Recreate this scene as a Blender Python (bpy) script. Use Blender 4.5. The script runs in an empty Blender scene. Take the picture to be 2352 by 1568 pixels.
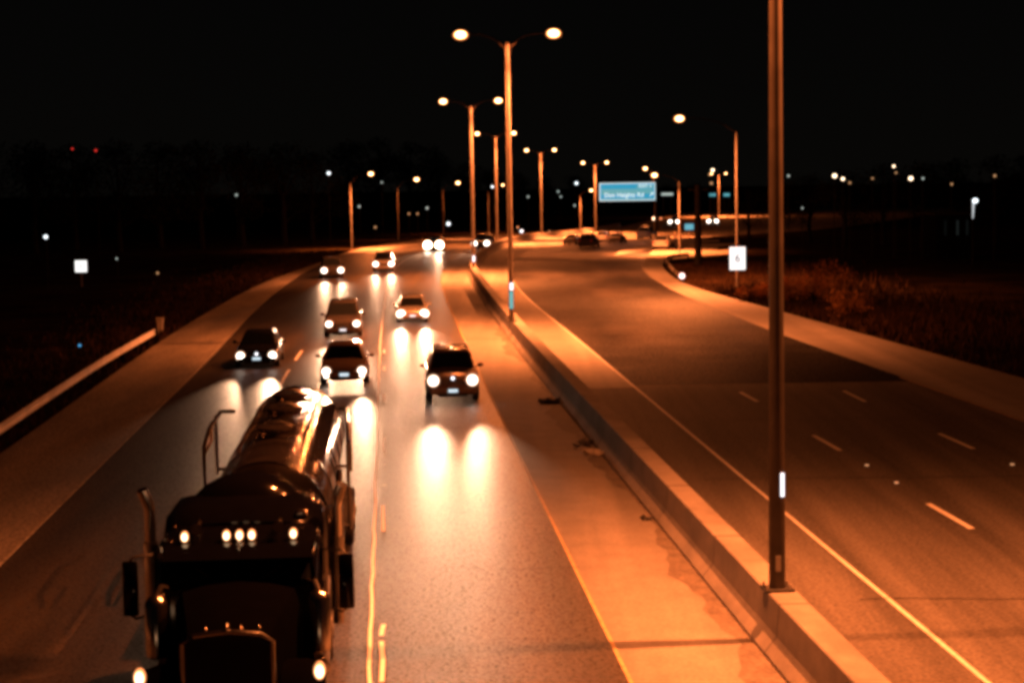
import bpy, math, random
from mathutils import Vector, Matrix
random.seed(7)
C = bpy.context.scene.collection
S = bpy.context.scene

# ------------------------------------------------------------------ camera
F, CU, CV, CAMZ = 4140.0, 1176.0, 784.0, 7.8      # measured on a 2352 x 1568 copy of the photograph
PITCH = math.atan((CV - 427.0) / F); ROLL = math.radians(0.9)
fwd = Vector((0, math.cos(PITCH), -math.sin(PITCH)))
up0 = Vector((0, math.sin(PITCH), math.cos(PITCH))); rt0 = Vector((1, 0, 0))
right = rt0 * math.cos(ROLL) - up0 * math.sin(ROLL)
upv = up0 * math.cos(ROLL) + rt0 * math.sin(ROLL)
cam = bpy.data.cameras.new('camera'); camo = bpy.data.objects.new('camera', cam); C.objects.link(camo)
m = Matrix((right, upv, -fwd)).transposed().to_4x4(); m.translation = (0, 0, CAMZ)
camo.matrix_world = m
cam.sensor_width = 36; cam.lens = 36 * F / 2352; cam.clip_end = 6000; cam.clip_start = .5
S.camera = camo
S.render.resolution_x = 1024; S.render.resolution_y = 682
S.view_settings.view_transform = 'Standard'; S.view_settings.look = 'None'
S.view_settings.exposure = 0.0; S.view_settings.gamma = 1
S.cycles.pixel_filter_type = 'BLACKMAN_HARRIS'; S.cycles.filter_width = 3.8
S.cycles.use_denoising = True
S.cycles.max_bounces = 4; S.cycles.diffuse_bounces = 2; S.cycles.glossy_bounces = 3
S.cycles.sample_clamp_indirect = 4

# ------------------------------------------------------------------ night sky
W = bpy.data.worlds.new('World'); S.world = W; W.use_nodes = True
nt = W.node_tree; bg = nt.nodes['Background']
tc = nt.nodes.new('ShaderNodeTexCoord'); sp = nt.nodes.new('ShaderNodeSeparateXYZ')
rp = nt.nodes.new('ShaderNodeValToRGB'); rp.color_ramp.elements[0].color = (.0023, .0020, .0016, 1)
rp.color_ramp.elements[0].position = 0.0
rp.color_ramp.elements[1].color = (.0006, .0007, .0009, 1); rp.color_ramp.elements[1].position = .22
nt.links.new(tc.outputs['Generated'], sp.inputs[0]); nt.links.new(sp.outputs[2], rp.inputs[0])
nt.links.new(rp.outputs[0], bg.inputs[0]); bg.inputs[1].default_value = 1.0

SODIUM = (1.0, .215, .05)
LAMP_W = 34000.0

# ------------------------------------------------------------------ terrain profile and pixel helpers
def _zp(Y):
    t = min(max((Y - 215) / 175, 0), 1); t = t * t * (3 - 2 * t)
    return -2.0 * t
def zt(Y):
    a = math.floor(Y / 2) * 2.0
    f = (Y - a) / 2
    return _zp(a) * (1 - f) + _zp(a + 2) * f
def ray(u, v):
    return (fwd + right * ((u - CU) / F) - upv * ((v - CV) / F))
def G(u, v, h=0.0):
    d = ray(u, v); Y = 100.0
    for _ in range(60):
        z = zt(Y) + h
        if d.z > -1e-5: return Vector((d.x / d.y * 900, 900, z))
        Y2 = min((z - CAMZ) / d.z * d.y, 2500); Y = Y * .35 + Y2 * .65
    return Vector((d.x / d.y * Y, Y, zt(Y) + h))
def D(u, v, Y):                       # point seen at pixel (u, v) at distance Y
    d = ray(u, v); return Vector((d.x / d.y * Y, Y, CAMZ + d.z / d.y * Y))
class Line:                           # x as a function of Y through pixels on the ground
    def __init__(s, pts, h=0.0, sm=True):
        p = sorted([(G(u, v, h).y, G(u, v, h).x) for u, v in pts])
        s.p = [p[0]]
        for q in p[1:]:
            if q[0] - s.p[-1][0] > .5: s.p.append(q)
        if sm:
            raw = [(y, s(y)) for y in [s.p[0][0] + 2*i for i in range(int((s.p[-1][0]-s.p[0][0])/2)+1)]]
            near = [q for q in raw if q[0] < 95]
            if len(near) > 4:
                my = sum(q[0] for q in near)/len(near); mx = sum(q[1] for q in near)/len(near)
                k = sum((q[0]-my)*(q[1]-mx) for q in near)/sum((q[0]-my)**2 for q in near)
                ext = [(y, mx+k*(y-my)) for y in range(-60, int(near[0][0]), 2)]
                raw = ext + [(y, (mx+k*(y-my)) * (1-w) + x*w) for y, x in raw for w in [min(max((y-72)/28, 0), 1)]]
            out = []
            for i, (y, x) in enumerate(raw):
                sg = 4 + min(max(y-40, 0), 100)*.05; a = b = 0
                h = min(i, len(raw)-1-i, 14)
                for j in range(i-h, i+h+1):
                    w = math.exp(-.5*((raw[j][0]-y)/sg)**2); a += w*raw[j][1]; b += w
                out.append((y, a/b))
            s.p = out
    def __call__(s, Y):
        p = s.p
        if Y <= p[0][0]: a, b = p[0], p[1]
        elif Y >= p[-1][0]: a, b = p[-2], p[-1]
        else:
            for a, b in zip(p, p[1:]):
                if Y <= b[0]: break
        n = len(p); i = p.index(a)
        if Y <= p[0][0] or Y >= p[-1][0] or n < 4:
            return a[1] + (b[1] - a[1]) * (Y - a[0]) / (b[0] - a[0])
        def sl(k):
            if k <= 0: return (p[1][1] - p[0][1]) / (p[1][0] - p[0][0])
            if k >= n - 1: return (p[-1][1] - p[-2][1]) / (p[-1][0] - p[-2][0])
            return (p[k + 1][1] - p[k - 1][1]) / (p[k + 1][0] - p[k - 1][0])
        h = b[0] - a[0]; t = (Y - a[0]) / h; m0, m1 = sl(i) * h, sl(i + 1) * h
        return ((2*t**3 - 3*t*t + 1) * a[1] + (t**3 - 2*t*t + t) * m0 + (-2*t**3 + 3*t*t) * b[1] + (t**3 - t*t) * m1)
    def head(s, Y): return (s(Y + 1) - s(Y - 1)) / 2

# ------------------------------------------------------------------ materials
def mat(name, col, rough=.6, metal=0.0, var=0.0, vscale=3.0, stretch=None, bump=0.0, bscale=40.0, spec=.5, grain=0.0, gscale=20, coat=0, patches=None, sg=None):
    M = bpy.data.materials.new(name); M.use_nodes = True; n = M.node_tree; b = n.nodes['Principled BSDF']
    b.inputs['Base Color'].default_value = (*col, 1); b.inputs['Roughness'].default_value = rough
    b.inputs['Metallic'].default_value = metal; b.inputs['Specular IOR Level'].default_value = spec
    if coat: b.inputs['Coat Weight'].default_value = coat; b.inputs['Coat Roughness'].default_value = .06
    t = n.nodes.new('ShaderNodeTexCoord')
    cur = None
    def noise(sc, det, st=None):
        z = n.nodes.new('ShaderNodeTexNoise'); z.inputs['Scale'].default_value = sc; z.inputs['Detail'].default_value = det
        if st:
            mp = n.nodes.new('ShaderNodeMapping'); mp.inputs['Rotation'].default_value = (0, 0, st[2]); mp.inputs['Scale'].default_value = (st[0], st[1], 1)
            n.links.new(t.outputs['Object'], mp.inputs[0]); n.links.new(mp.outputs[0], z.inputs['Vector'])
        else: n.links.new(t.outputs['Object'], z.inputs['Vector'])
        return z
    def mulin(prev, fac_out, lo, hi, a=.3, bb=.7):
        r = n.nodes.new('ShaderNodeMapRange'); r.inputs['From Min'].default_value = a; r.inputs['From Max'].default_value = bb
        r.inputs['To Min'].default_value = lo; r.inputs['To Max'].default_value = hi
        n.links.new(fac_out, r.inputs['Value'])
        x = n.nodes.new('ShaderNodeMix'); x.data_type = 'RGBA'; x.blend_type = 'MULTIPLY'; x.inputs[0].default_value = 1
        if prev is None: x.inputs[6].default_value = (*col, 1)
        else: n.links.new(prev, x.inputs[6])
        n.links.new(r.outputs[0], x.inputs[7]); return x.outputs[2]
    if var: cur = mulin(cur, noise(vscale, 4, stretch).outputs['Fac'], 1 - var, 1 + var)
    if patches: cur = mulin(cur, noise(patches[0], 3, patches[2]).outputs['Fac'], 1 - patches[1], 1 + patches[1] * .3, .42, .58)
    if grain: cur = mulin(cur, noise(gscale, 2).outputs['Fac'], 1 - grain, 1 + grain, .35, .65)
    if cur is not None: n.links.new(cur, b.inputs['Base Color'])
    if sg:
        z = noise(sg[0], 3); r = n.nodes.new('ShaderNodeMapRange'); r.inputs['From Min'].default_value = .36; r.inputs['From Max'].default_value = .64
        r.inputs['To Min'].default_value = sg[1]; r.inputs['To Max'].default_value = sg[2]; n.links.new(z.outputs['Fac'], r.inputs['Value']); n.links.new(r.outputs[0], b.inputs['Specular IOR Level'])
    if bump:
        z = noise(bscale, 3); bp = n.nodes.new('ShaderNodeBump'); bp.inputs['Strength'].default_value = bump; bp.inputs['Distance'].default_value = .01
        n.links.new(z.outputs['Fac'], bp.inputs['Height']); n.links.new(bp.outputs[0], b.inputs['Normal'])
    return M
def emis(name, col, strength, sample=True):
    M = bpy.data.materials.new(name); M.use_nodes = True; b = M.node_tree.nodes['Principled BSDF']
    b.inputs['Base Color'].default_value = (*[c * .5 for c in col], 1); b.inputs['Emission Color'].default_value = (*col, 1)
    b.inputs['Emission Strength'].default_value = strength
    if not sample: M.cycles.emission_sampling = 'NONE'
    return M
ST = (1.0, .035, math.radians(-3.7))
M = dict(
 asphalt=mat('asphalt', (.036,.029,.021), .46, var=.50, vscale=1.1, stretch=ST, bump=.7, bscale=22, grain=.6, gscale=19, spec=.75, patches=(.16,.28,(1,.3,.2)), sg=(16,.0,.42)),
 asphalt_right=mat('weathered asphalt', (.085,.078,.070), .75, var=.42, vscale=1.1, stretch=ST, bump=.5, bscale=20, grain=.25, gscale=13, patches=(.12,.4,(1,.2,.2)), sg=(14,.0,.25)),
 asphalt_old=mat('worn dark asphalt', (.024,.021,.019), .62, var=.9, vscale=.30, stretch=(1.0,.10,math.radians(14)), bump=.5, bscale=14, grain=.35, gscale=9, sg=(9,.0,.4), patches=(.13,.75,(1,.30,.6))),
 concrete=mat('concrete paving', (.205,.19,.17), .8, var=.12, vscale=1.2, grain=.13, gscale=14, bump=.2, patches=(.5,.30,ST)),
 stain=mat('damp dirty concrete', (.105,.09,.075), .8, var=.3, vscale=2, grain=.3, gscale=12),
 barrier=mat('barrier concrete', (.19,.175,.16), .85, var=.12, vscale=2.5, stretch=(1,1,0), grain=.08, gscale=18, bump=.3, patches=(.7,.25,(1,.5,.6))),
 gravel=mat('shoulder asphalt', (.20,.175,.14), .85, var=.35, vscale=.5, stretch=(1,.2,.4), bump=.6, bscale=16, grain=.55, gscale=13, sg=(14,0,.35)),
 soil=mat('dark grass ground', (.015,.010,.005), .95, spec=0.0, var=.6, vscale=.25, bump=.8, bscale=3, grain=.5, gscale=4),
 paint=mat('white road paint', (.55,.53,.49), .6, grain=.15, gscale=12),
 paint_worn=mat('worn road paint', (.42,.40,.36), .7, grain=.5, gscale=6),
 yellow=mat('yellow road paint', (.38,.27,.13), .7, grain=.3, gscale=9),
 sealant=mat('bright lane line', (.95,.94,.92), .5, grain=.1),
 steel=mat('galvanised steel', (.46,.45,.43), .38, .85, var=.2, vscale=4),
 pole=mat('pole metal', (.17,.155,.14), .55, .15, var=.2, vscale=2),
 dark=mat('dark rubber', (.012,.012,.012), .75, var=.2),
 matblack=mat('dull black paint', (.0015,.0015,.002), .6, spec=0.0, var=.1),
 blackpaint=mat('black lacquer', (.002,.002,.003), .10, spec=.25, coat=0, var=.1),
 chrome=mat('chrome', (.55,.53,.50), .2, 1.0, var=.05),
 tankmetal=mat('brushed tank steel', (.10,.09,.085), .17, .9, var=.3, vscale=1.5),
 glass=mat('dark glass', (.008,.010,.012), .08, spec=.6, var=.1),
 grille=mat('grille mesh', (.02,.022,.026), .5, .5, var=.2),
 leaf=mat('night foliage', (.010,.011,.006), .8, spec=0.0, var=.5, vscale=.6),
 bark=mat('bark', (.012,.010,.008), .9, spec=0.0, var=.3),
 drygrass=mat('dry grass', (.035,.018,.008), .9, var=.5, vscale=.5, spec=.1),
 bush=mat('dry bush leaves', (.32,.16,.055), .9, var=.5, vscale=1.2, spec=.1),
 armdark=mat('dimmed arm metal', (.06,.05,.045), .7, .1, var=.2, spec=.1),  # arm metal darkened so the arms look unlit
 shaded_pole=mat('shaded pole metal', (.085,.075,.065), .32, .45, var=.2, vscale=2, spec=.3),  # darker copy of the pole metal, giving the nearest post its shade
 wood=mat('timber post', (.02,.018,.015), .9, spec=0.0, var=.3),
 wall=mat('building wall', (.004,.004,.004), .9, spec=0.0, var=.2),
 debris=mat('torn rubber', (.02,.017,.014), .8, var=.4, vscale=8),
 pale_scrap=mat('pale scrap', (.5,.46,.4), .7, var=.4, vscale=8),
 sodium=emis('sodium lamp', (1.0,.44,.13), 11, False),
 sodium_far=emis('far sodium lamp', (1.0,.50,.2), 8, False),
 headlight=emis('headlight glow', (1.0,.84,.68), 7, False),
 headlight_strong=emis('strong headlight glow', (1.0,.66,.42), 22, False),
 amber=emis('amber cab lamp', (1.0,.50,.20), 7, False),
 white_dot=emis('cool white lamp', (.85,.95,1.0), 2.0, False),
 warm_dot=emis('warm white lamp', (1.0,.72,.46), 3.5, False),
 dim_dot=emis('dim lamp', (.62,.74,.68), .7, False),
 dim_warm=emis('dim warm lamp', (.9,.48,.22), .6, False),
 red_dot=emis('red lamp', (1.0,.04,.03), .9, False),
 blue_dot=emis('blue reflector glow', (.1,.5,1.0), .8, False),  # glow for a bluish reflector
 sign_white=emis('glowing white sign face', (1.0,1.0,.97), 1.25, False),  # self-glow stands in for headlight glare off the face
 sign_blue=emis('glowing blue sign face', (.02,.38,.64), .8, False),  # emits light to imitate headlights returned by the sign
 sign_panel=emis('glowing pale blue band', (.12,.45,.52), .8, False),  # band emits a little, like the face around it
 sign_text=emis('glowing sign lettering', (.72,.95,.98), 1.0, False),  # lettering given its own glow for returned headlight
 sign_grey=emis('glowing sign numeral', (.30,.30,.36), .5, False),  # numeral emits faintly, imitating bounced light
 plate=emis('glowing plate', (.72,.90,1.0), 1.0, False),  # plate emits light to imitate headlight bounce
 tape=emis('glowing tape', (.95,.95,1.0), 1.8, False),  # tape glows by itself as if catching headlights
 teal=emis('glowing teal tape', (.12,.50,.52), .9, False),  # teal tape with the same imitated headlight return
)
def lens_emis(name, core, rim, s0, s1):       # lamp lens with a halo painted in: glow fading to an orange rim
    M = bpy.data.materials.new(name); M.use_nodes = True; n = M.node_tree; b = n.nodes['Principled BSDF']
    t = n.nodes.new('ShaderNodeTexCoord'); v = n.nodes.new('ShaderNodeVectorMath'); v.operation = 'DISTANCE'; v.inputs[1].default_value = (.5,.5,.5)
    mp = n.nodes.new('ShaderNodeMapping'); mp.inputs['Scale'].default_value = (1,0,1); mp.inputs['Location'].default_value = (0,.5,0)
    n.links.new(t.outputs['Generated'], mp.inputs[0]); n.links.new(mp.outputs[0], v.inputs[0])
    r = n.nodes.new('ShaderNodeMapRange'); r.interpolation_type = 'SMOOTHERSTEP'; r.inputs['From Min'].default_value = .12; r.inputs['From Max'].default_value = .5; r.inputs['To Min'].default_value = s0; r.inputs['To Max'].default_value = s1
    n.links.new(v.outputs['Value'], r.inputs['Value']); n.links.new(r.outputs[0], b.inputs['Emission Strength'])
    c = n.nodes.new('ShaderNodeValToRGB'); c.color_ramp.elements[0].color = (*core,1); c.color_ramp.elements[0].position = .25; c.color_ramp.elements[1].color = (*rim,1); c.color_ramp.elements[1].position = .5
    n.links.new(v.outputs['Value'], c.inputs[0]); n.links.new(c.outputs[0], b.inputs['Emission Color'])
    b.inputs['Base Color'].default_value = (.3,.3,.3,1); M.cycles.emission_sampling = 'NONE'; return M
M['sodium'] = lens_emis('sodium lamp lens', (1,.55,.22), (1,.22,.03), 14, .3)
M['headlight'] = lens_emis('headlight lens', (1,.90,.76), (1,.45,.2), 9, .35)
M['headlight_strong'] = lens_emis('high beam lens', (1,.80,.60), (1,.42,.16), 70, 1.5)
M['amber'] = lens_emis('amber lens', (1,.62,.34), (1,.30,.08), 7, .8)
def dark_asphalt_band(M, y0, y1):                # darkens the asphalt just beyond the joint, fading out along a ragged edge
    n = M.node_tree; b = n.nodes['Principled BSDF']; t = n.nodes.new('ShaderNodeTexCoord'); sp = n.nodes.new('ShaderNodeSeparateXYZ'); n.links.new(t.outputs['Object'], sp.inputs[0])
    z = n.nodes.new('ShaderNodeTexNoise'); z.inputs['Scale'].default_value = .22; z.inputs['Detail'].default_value = 5; n.links.new(t.outputs['Object'], z.inputs['Vector'])
    def math_(op, a, bb):
        q = n.nodes.new('ShaderNodeMath'); q.operation = op
        for i, x in enumerate((a, bb)):
            if isinstance(x, (int, float)): q.inputs[i].default_value = x
            else: n.links.new(x, q.inputs[i])
        return q.outputs[0]
    yy = math_('ADD', sp.outputs['Y'], math_('MULTIPLY', z.outputs['Fac'], 34)); yy = math_('ADD', yy, math_('MULTIPLY', sp.outputs['X'], -.35))
    r = n.nodes.new('ShaderNodeMapRange'); r.inputs['From Min'].default_value = y0; r.inputs['From Max'].default_value = y1; r.inputs['To Min'].default_value = .16; r.inputs['To Max'].default_value = 1.0; n.links.new(yy, r.inputs['Value'])
    for nm in ('Base Color', 'Specular IOR Level'):
        src = b.inputs[nm].links[0].from_socket
        if nm == 'Base Color':
            x = n.nodes.new('ShaderNodeMix'); x.data_type = 'RGBA'; x.blend_type = 'MULTIPLY'; x.inputs[0].default_value = 1; n.links.new(src, x.inputs[6]); n.links.new(r.outputs[0], x.inputs[7]); n.links.new(x.outputs[2], b.inputs[nm])
        else: n.links.new(math_('MULTIPLY', src, r.outputs[0]), b.inputs[nm])
dark_asphalt_band(M['asphalt_old'], 92, 135)
def carpaint(name, c): return mat(name, c, .22, .3, coat=.5, var=.06)

# ------------------------------------------------------------------ mesh builder
class MB:
    def __init__(s): s.v = []; s.f = []
    def add(s, vs, fs):
        o = len(s.v); s.v += [tuple(x) for x in vs]; s.f += [tuple(i + o for i in f) for f in fs]; return s
    def box(s, x0, x1, y0, y1, z0, z1, ch=0.0):
        if ch <= 0:
            return s.add([(x0,y0,z0),(x1,y0,z0),(x1,y1,z0),(x0,y1,z0),(x0,y0,z1),(x1,y0,z1),(x1,y1,z1),(x0,y1,z1)],
                  [(0,3,2,1),(4,5,6,7),(0,1,5,4),(1,2,6,5),(2,3,7,6),(3,0,4,7)])
        c = ch
        def ring(z, i): return [(x0+c+i,y0+i,z),(x1-c-i,y0+i,z),(x1-i,y0+c+i,z),(x1-i,y1-c-i,z),(x1-c-i,y1-i,z),(x0+c+i,y1-i,z),(x0+i,y1-c-i,z),(x0+i,y0+c+i,z)]
        return s.loft([ring(z0, c*.7), ring(z0+c, 0), ring(z1-c, 0), ring(z1, c*.7)])
    def loft(s, rings, caps=True, closed=True):
        n = len(rings[0]); vs = [p for r in rings for p in r]; fs = []
        for k in range(len(rings) - 1):
            for i in range(n if closed else n - 1):
                j = (i + 1) % n; fs.append((k*n+i, k*n+j, (k+1)*n+j, (k+1)*n+i))
        if caps: fs.append(tuple(range(n))[::-1]); fs.append(tuple((len(rings)-1)*n + i for i in range(n)))
        return s.add(vs, fs)
    def tube(s, pts, r, n=10):
        pts = [Vector(p) for p in pts]; rs = r if isinstance(r, (list, tuple)) else [r] * len(pts); rings = []
        for i, p in enumerate(pts):
            d = (pts[min(i+1, len(pts)-1)] - pts[max(i-1, 0)]).normalized()
            a = Vector((0, 0, 1)) if abs(d.z) < .9 else Vector((1, 0, 0))
            x = d.cross(a).normalized(); y = d.cross(x)
            rings.append([p + (x * math.cos(t) + y * math.sin(t)) * rs[i] for t in [2*math.pi*k/n for k in range(n)]])
        return s.loft(rings)
    def lathe(s, c, axis, prof, n=24):         # prof: (offset along axis, radius)
        c = Vector(c); d = Vector(axis).normalized(); a = Vector((0,0,1)) if abs(d.z) < .9 else Vector((1,0,0))
        x = d.cross(a).normalized(); y = d.cross(x)
        return s.loft([[c + d*o + (x*math.cos(t)+y*math.sin(t))*max(r, .001) for t in [2*math.pi*k/n for k in range(n)]] for o, r in prof])
    def ell(s, c, rx, ry, rz, n=16, mrings=9):
        rings = []
        for k in range(mrings + 1):
            p = math.pi * (k / mrings - .5); z = math.sin(p); q = max(math.cos(p), .02)
            rings.append([(c[0]+rx*q*math.cos(t), c[1]+ry*q*math.sin(t), c[2]+rz*z) for t in [2*math.pi*i/n for i in range(n)]])
        return s.loft(rings)
    def quad(s, a, b, c, d): return s.add([a, b, c, d], [(0, 1, 2, 3)])
    def slab(s, a, b, c, d, th):               # quad given thickness along its normal
        a, b, c, d = map(Vector, (a, b, c, d)); nn = (b - a).cross(d - a).normalized() * th
        return s.loft([[a, b, c, d], [a + nn, b + nn, c + nn, d + nn]])
    def build(s, name, material, parent=None, smooth=False):
        me = bpy.data.meshes.new(name); me.from_pydata(s.v, [], s.f); me.validate()
        me.materials.append(material)
        if smooth:
            me.polygons.foreach_set('use_smooth', [True] * len(me.polygons))
            try: me.set_sharp_from_angle(angle=math.radians(38))
            except Exception: pass
        o = bpy.data.objects.new(name, me); C.objects.link(o)
        if parent: o.parent = parent
        me.update(); return o
def tag(o, label=None, cat=None, group=None, kind=None):
    if label: o['label'] = label
    if cat: o['category'] = cat
    if group: o['group'] = group
    if kind: o['kind'] = kind
    return o
def thing(name, label, cat, loc, rz=0.0, group=None):
    o = bpy.data.objects.new(name, None); C.objects.link(o); o.location = loc; o.rotation_euler = (0, 0, rz); o.empty_display_size = .3
    return tag(o, label, cat, group)
def copy_tree(o, parent=None):
    c = o.copy(); C.objects.link(c); c.parent = parent
    for ch in [k for k in bpy.data.objects if k.parent == o]: copy_tree(ch, c)
    return c
def spot(parent, loc, direction, watts, col, size=165, blend=.6, rad=.15):
    l = bpy.data.lights.new('lamp_light', 'SPOT'); l.energy = watts; l.color = col; l.spot_size = math.radians(size); l.spot_blend = blend
    l.shadow_soft_size = rad
    o = bpy.data.objects.new('lamp_light', l); C.objects.link(o); o.parent = parent; o.location = loc
    o.rotation_euler = Vector(direction).to_track_quat('-Z', 'Y').to_euler(); return o
def structure(o): return tag(o, kind='structure')

# ------------------------------------------------------------------ traced lines of the road
shoulder_left = Line([(0,1048),(150,935),(300,832),(430,745),(600,652),(735,603),(808,576),(930,556),(1060,543),(1200,537),(1340,530),(1440,523),(1605,500),(1690,491)])
lane_left = Line([(0,1290),(215,1085),(410,900),(530,770),(610,690),(700,625),(770,596),(850,580),(960,562),(1080,550),(1210,543),(1345,536),(1450,529),(1612,506)])
edge_yellow = Line([(1460,1568),(1375,1400),(1310,1280),(1270,1190),(1215,1080),(1160,975),(1110,880),(1060,760),(1027,690),(1013,645),(1015,618),(1035,598),(1075,577),(1130,560),(1250,547),(1360,539),(1460,530)])
bar_left = Line([(1819,1537),(1713,1418),(1562,1270),(1497,1192),(1387,1063),(1285,934),(1221,847),(1160,765),(1118,708),(1085,655),(1072,632),(1074,614),(1090,598),(1115,580),(1143,566),(1190,555),(1250,545),(1370,535),(1460,527)])
edge_inner = Line([(2260,1568),(2030,1371),(1800,1180),(1660,1060),(1560,975),(1450,885),(1350,800),(1270,735),(1210,685),(1184,657),(1170,630),(1170,610),(1188,592),(1221,575),(1291,562),(1400,550),(1500,538)])
edge_outer = Line([(2352,968),(2140,890),(1900,805),(1755,755),(1650,710),(1545,668),(1490,634),(1468,612),(1478,598),(1520,588),(1590,577)])
shoulder_right = Line([(2352,870),(2100,800),(1900,745),(1755,705),(1700,690),(1600,664),(1548,640),(1520,612),(1518,598),(1545,590),(1640,575)])
HALF = .50
bar_center = lambda Y: bar_left(Y) + HALF
ROWS = [float(y) for y in range(-60, 18, 2)] + [y*.5 for y in range(36, 240)] + [float(y) for y in range(120, 300, 2)] + [float(y) for y in range(300, 900, 4)]
ROWS = sorted(set(ROWS))
def strip(name, xl, xr, y0, y1, h, material, nx=2, **k):
    ys = [y0] + [y for y in ROWS if y0 + .01 < y < y1 - .01] + [y1]; mb = MB(); vs = []; fs = []
    for y in ys:
        a, b = xl(y), xr(y)
        for i in range(nx + 1): vs.append((a + (b - a) * i / nx, y, zt(y) + h))
    w = nx + 1
    for r in range(len(ys) - 1):
        for i in range(nx): fs.append((r*w+i, r*w+i+1, (r+1)*w+i+1, (r+1)*w+i))
    mb.add(vs, fs); return mb.build(name, material)
ZK = ROWS[-1]
# ground sheet to the horizon
mb = MB(); vs = []; fs = []
gy = [-400.0] + ROWS + [1200.0, 2000.0, 4500.0]
gx = [-3000, -900, -300, -120, -60, -30, 0, 30, 60, 120, 300, 900, 3000]
for y in gy:
    for x in gx: vs.append((x, y, zt(y)))
for r in range(len(gy) - 1):
    for i in range(len(gx) - 1): fs.append((r*13+i, r*13+i+1, (r+1)*13+i+1, (r+1)*13+i))
mb.add(vs, fs); structure(mb.build('ground', M['soil']))

structure(strip('road', lane_left, bar_center, -60, 760, .012, M['asphalt'], 3)).name = 'road_left'
structure(strip('road', bar_center, lambda y: edge_outer(y), -60, 69.6, .012, M['asphalt_right'], 3)).name = 'road_right_near'
structure(strip('road', bar_center, lambda y: edge_outer(y) if y < 200 else edge_outer(200) + (y-200)*.16, 69.6, 300, .012, M['asphalt_old'], 3)).name = 'road_right_far'
structure(strip('shoulder', shoulder_left, lane_left, -60, 760, .016, M['gravel'])).name = 'shoulder_left'
structure(strip('shoulder', edge_yellow, bar_left, -60, 330, .016, M['concrete'])).name = 'shoulder_median_left'
structure(strip('shoulder', lambda y: bar_left(y) + 2*HALF, edge_inner, 68.8, 330, .017, M['concrete'])).name = 'shoulder_median_right'
structure(strip('shoulder', edge_outer, shoulder_right, -60, 200, .016, M['concrete'])).name = 'shoulder_right'
_ph = [random.random()*6 for _ in range(6)]
_st = lambda y: .32 + .22*math.sin(y*.21+_ph[0]) + .18*math.sin(y*.53+_ph[1]) + .10*math.sin(y*1.7+_ph[2]) + .06*math.sin(y*4.1+_ph[3])
structure(strip('gutter_stain', lambda y: bar_left(y) - max(_st(y), .08), bar_left, 20, 120, .021, M['stain'])).name = 'gutter_dirt'
# far carriageways beyond the bend
far_hi = 0
far_lo = Line([(1330,566),(1440,556),(1560,548),(1690,540)])
structure(strip('road', lambda y: bar_center(min(y, 330)) + max(y-330, 0)*.18, lambda y: max(far_lo(y), bar_center(min(y,330)) + 18 + max(y-330, 0)*.2), 262, 620, .014, M['gravel'], 3)).name = 'road_far_right'
def ground_patch(name, pts, h, material):
    ps = [G(u, v) for u, v in pts]; k = MB()
    k.add([(p.x, p.y, p.z + h) for p in ps], [tuple(range(len(ps)))]); return structure(k.build(name, material))
ground_patch('gore', [(1409,588),(1502,571),(1504,563),(1460,566),(1425,576)], .030, M['concrete'])
ground_patch('bridge_joint', [(1182,598),(1470,602),(1474,594),(1186,590)], .03, M['concrete'])
ground_patch('bridge_deck_strip', [(1240,617),(1468,618),(1470,602),(1232,600)], .026, M['sealant'] if 0 else M['asphalt_old'])
ground_patch('ramp', [(1478,598),(1520,600),(1600,590),(1700,582),(1700,560),(1560,560),(1500,575)], .022, M['gravel'])
ground_patch('ramp_kerb', [(1552,582),(1594,577),(1594,570),(1556,575)], .034, M['concrete'])
ground_patch('slip_road', [(1610,576),(1650,570),(1652,552),(1610,554)], .03, M['concrete'])
ground_patch('verge_pavement', [(1640,505),(1690,498),(1690,487),(1640,490)], .03, M['gravel'])

# ------------------------------------------------------------------ painted markings
def mark(name, xf, y0, y1, w, material, h=.024, wob=0.0):
    n = max(2, int((y1 - y0) / 1.2)); mb = MB(); L = []; R = []
    for i in range(n + 1):
        y = y0 + (y1 - y0) * i / n; j = wob * (random.random() - .5)
        ww = w * (1 + wob * 3 * (random.random() - .5))
        L.append((xf(y) - ww/2 + j, y, zt(y) + h)); R.append((xf(y) + ww/2 + j, y, zt(y) + h))
    for i in range(n): mb.quad(L[i], R[i], R[i+1], L[i+1])
    return structure(mb.build(name, material))
lane_bc = Line([(850,1568),(853,1480),(858,1330),(861,1180),(862,1100),(866,990),(868,900),(872,820),(877,750),(884,690),(891,655),(902,625),(925,600),(985,575)])
lane_dash = Line([(879,1568),(880,1440),(881,1220),(882,1160),(882,1040),(881,905),(882,850),(886,750),(892,690),(899,655)])
mark('lane_line', lane_bc, 18, 230, .065, M['sealant'], .024, .04)
for v0, v1 in [(1568,1475),(1462,1436),(1222,1162),(1041,1004),(925,905),(852,842),(812,804)]:
    a, b = G(880, v0).y, G(880, v1).y; mark('lane_dash', lane_dash, a, b, .085, M['sealant'], .028, .06)
for v in (1118, 1070): 
    p = G(882, v); mark('lane_tick', lambda y, p=p: p.x, p.y, p.y + .25, .13, M['paint_worn'], .03)
lane_ab = Line([(400,1290),(545,1050),(635,885),(662,850),(700,800),(760,715),(790,672),(835,625)])
for (a0, a1) in [((635,887),(660,850)),((672,828),(688,806)),((745,735),(757,716))]:
    a, b = G(*a0).y, G(*a1).y; mark('lane_dash', lane_ab, a, b, .12, M['sealant'], .024, .06)
mark('edge_line', lambda y: edge_yellow(y) - .04, 18, 150, .07, M['yellow'], .024, .0)
mark('edge_line', lambda y: edge_inner(y) + .02, 18, 160, .095, M['paint'], .026, .0)
mark('edge_line', lambda y: edge_outer(y) - .12, 20, 71, .10, M['yellow'], .026, .0)
mark('edge_line', lambda y: lane_left(y) - .0, 18, 200, .05, M['paint_worn'], .024, .0)
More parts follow.
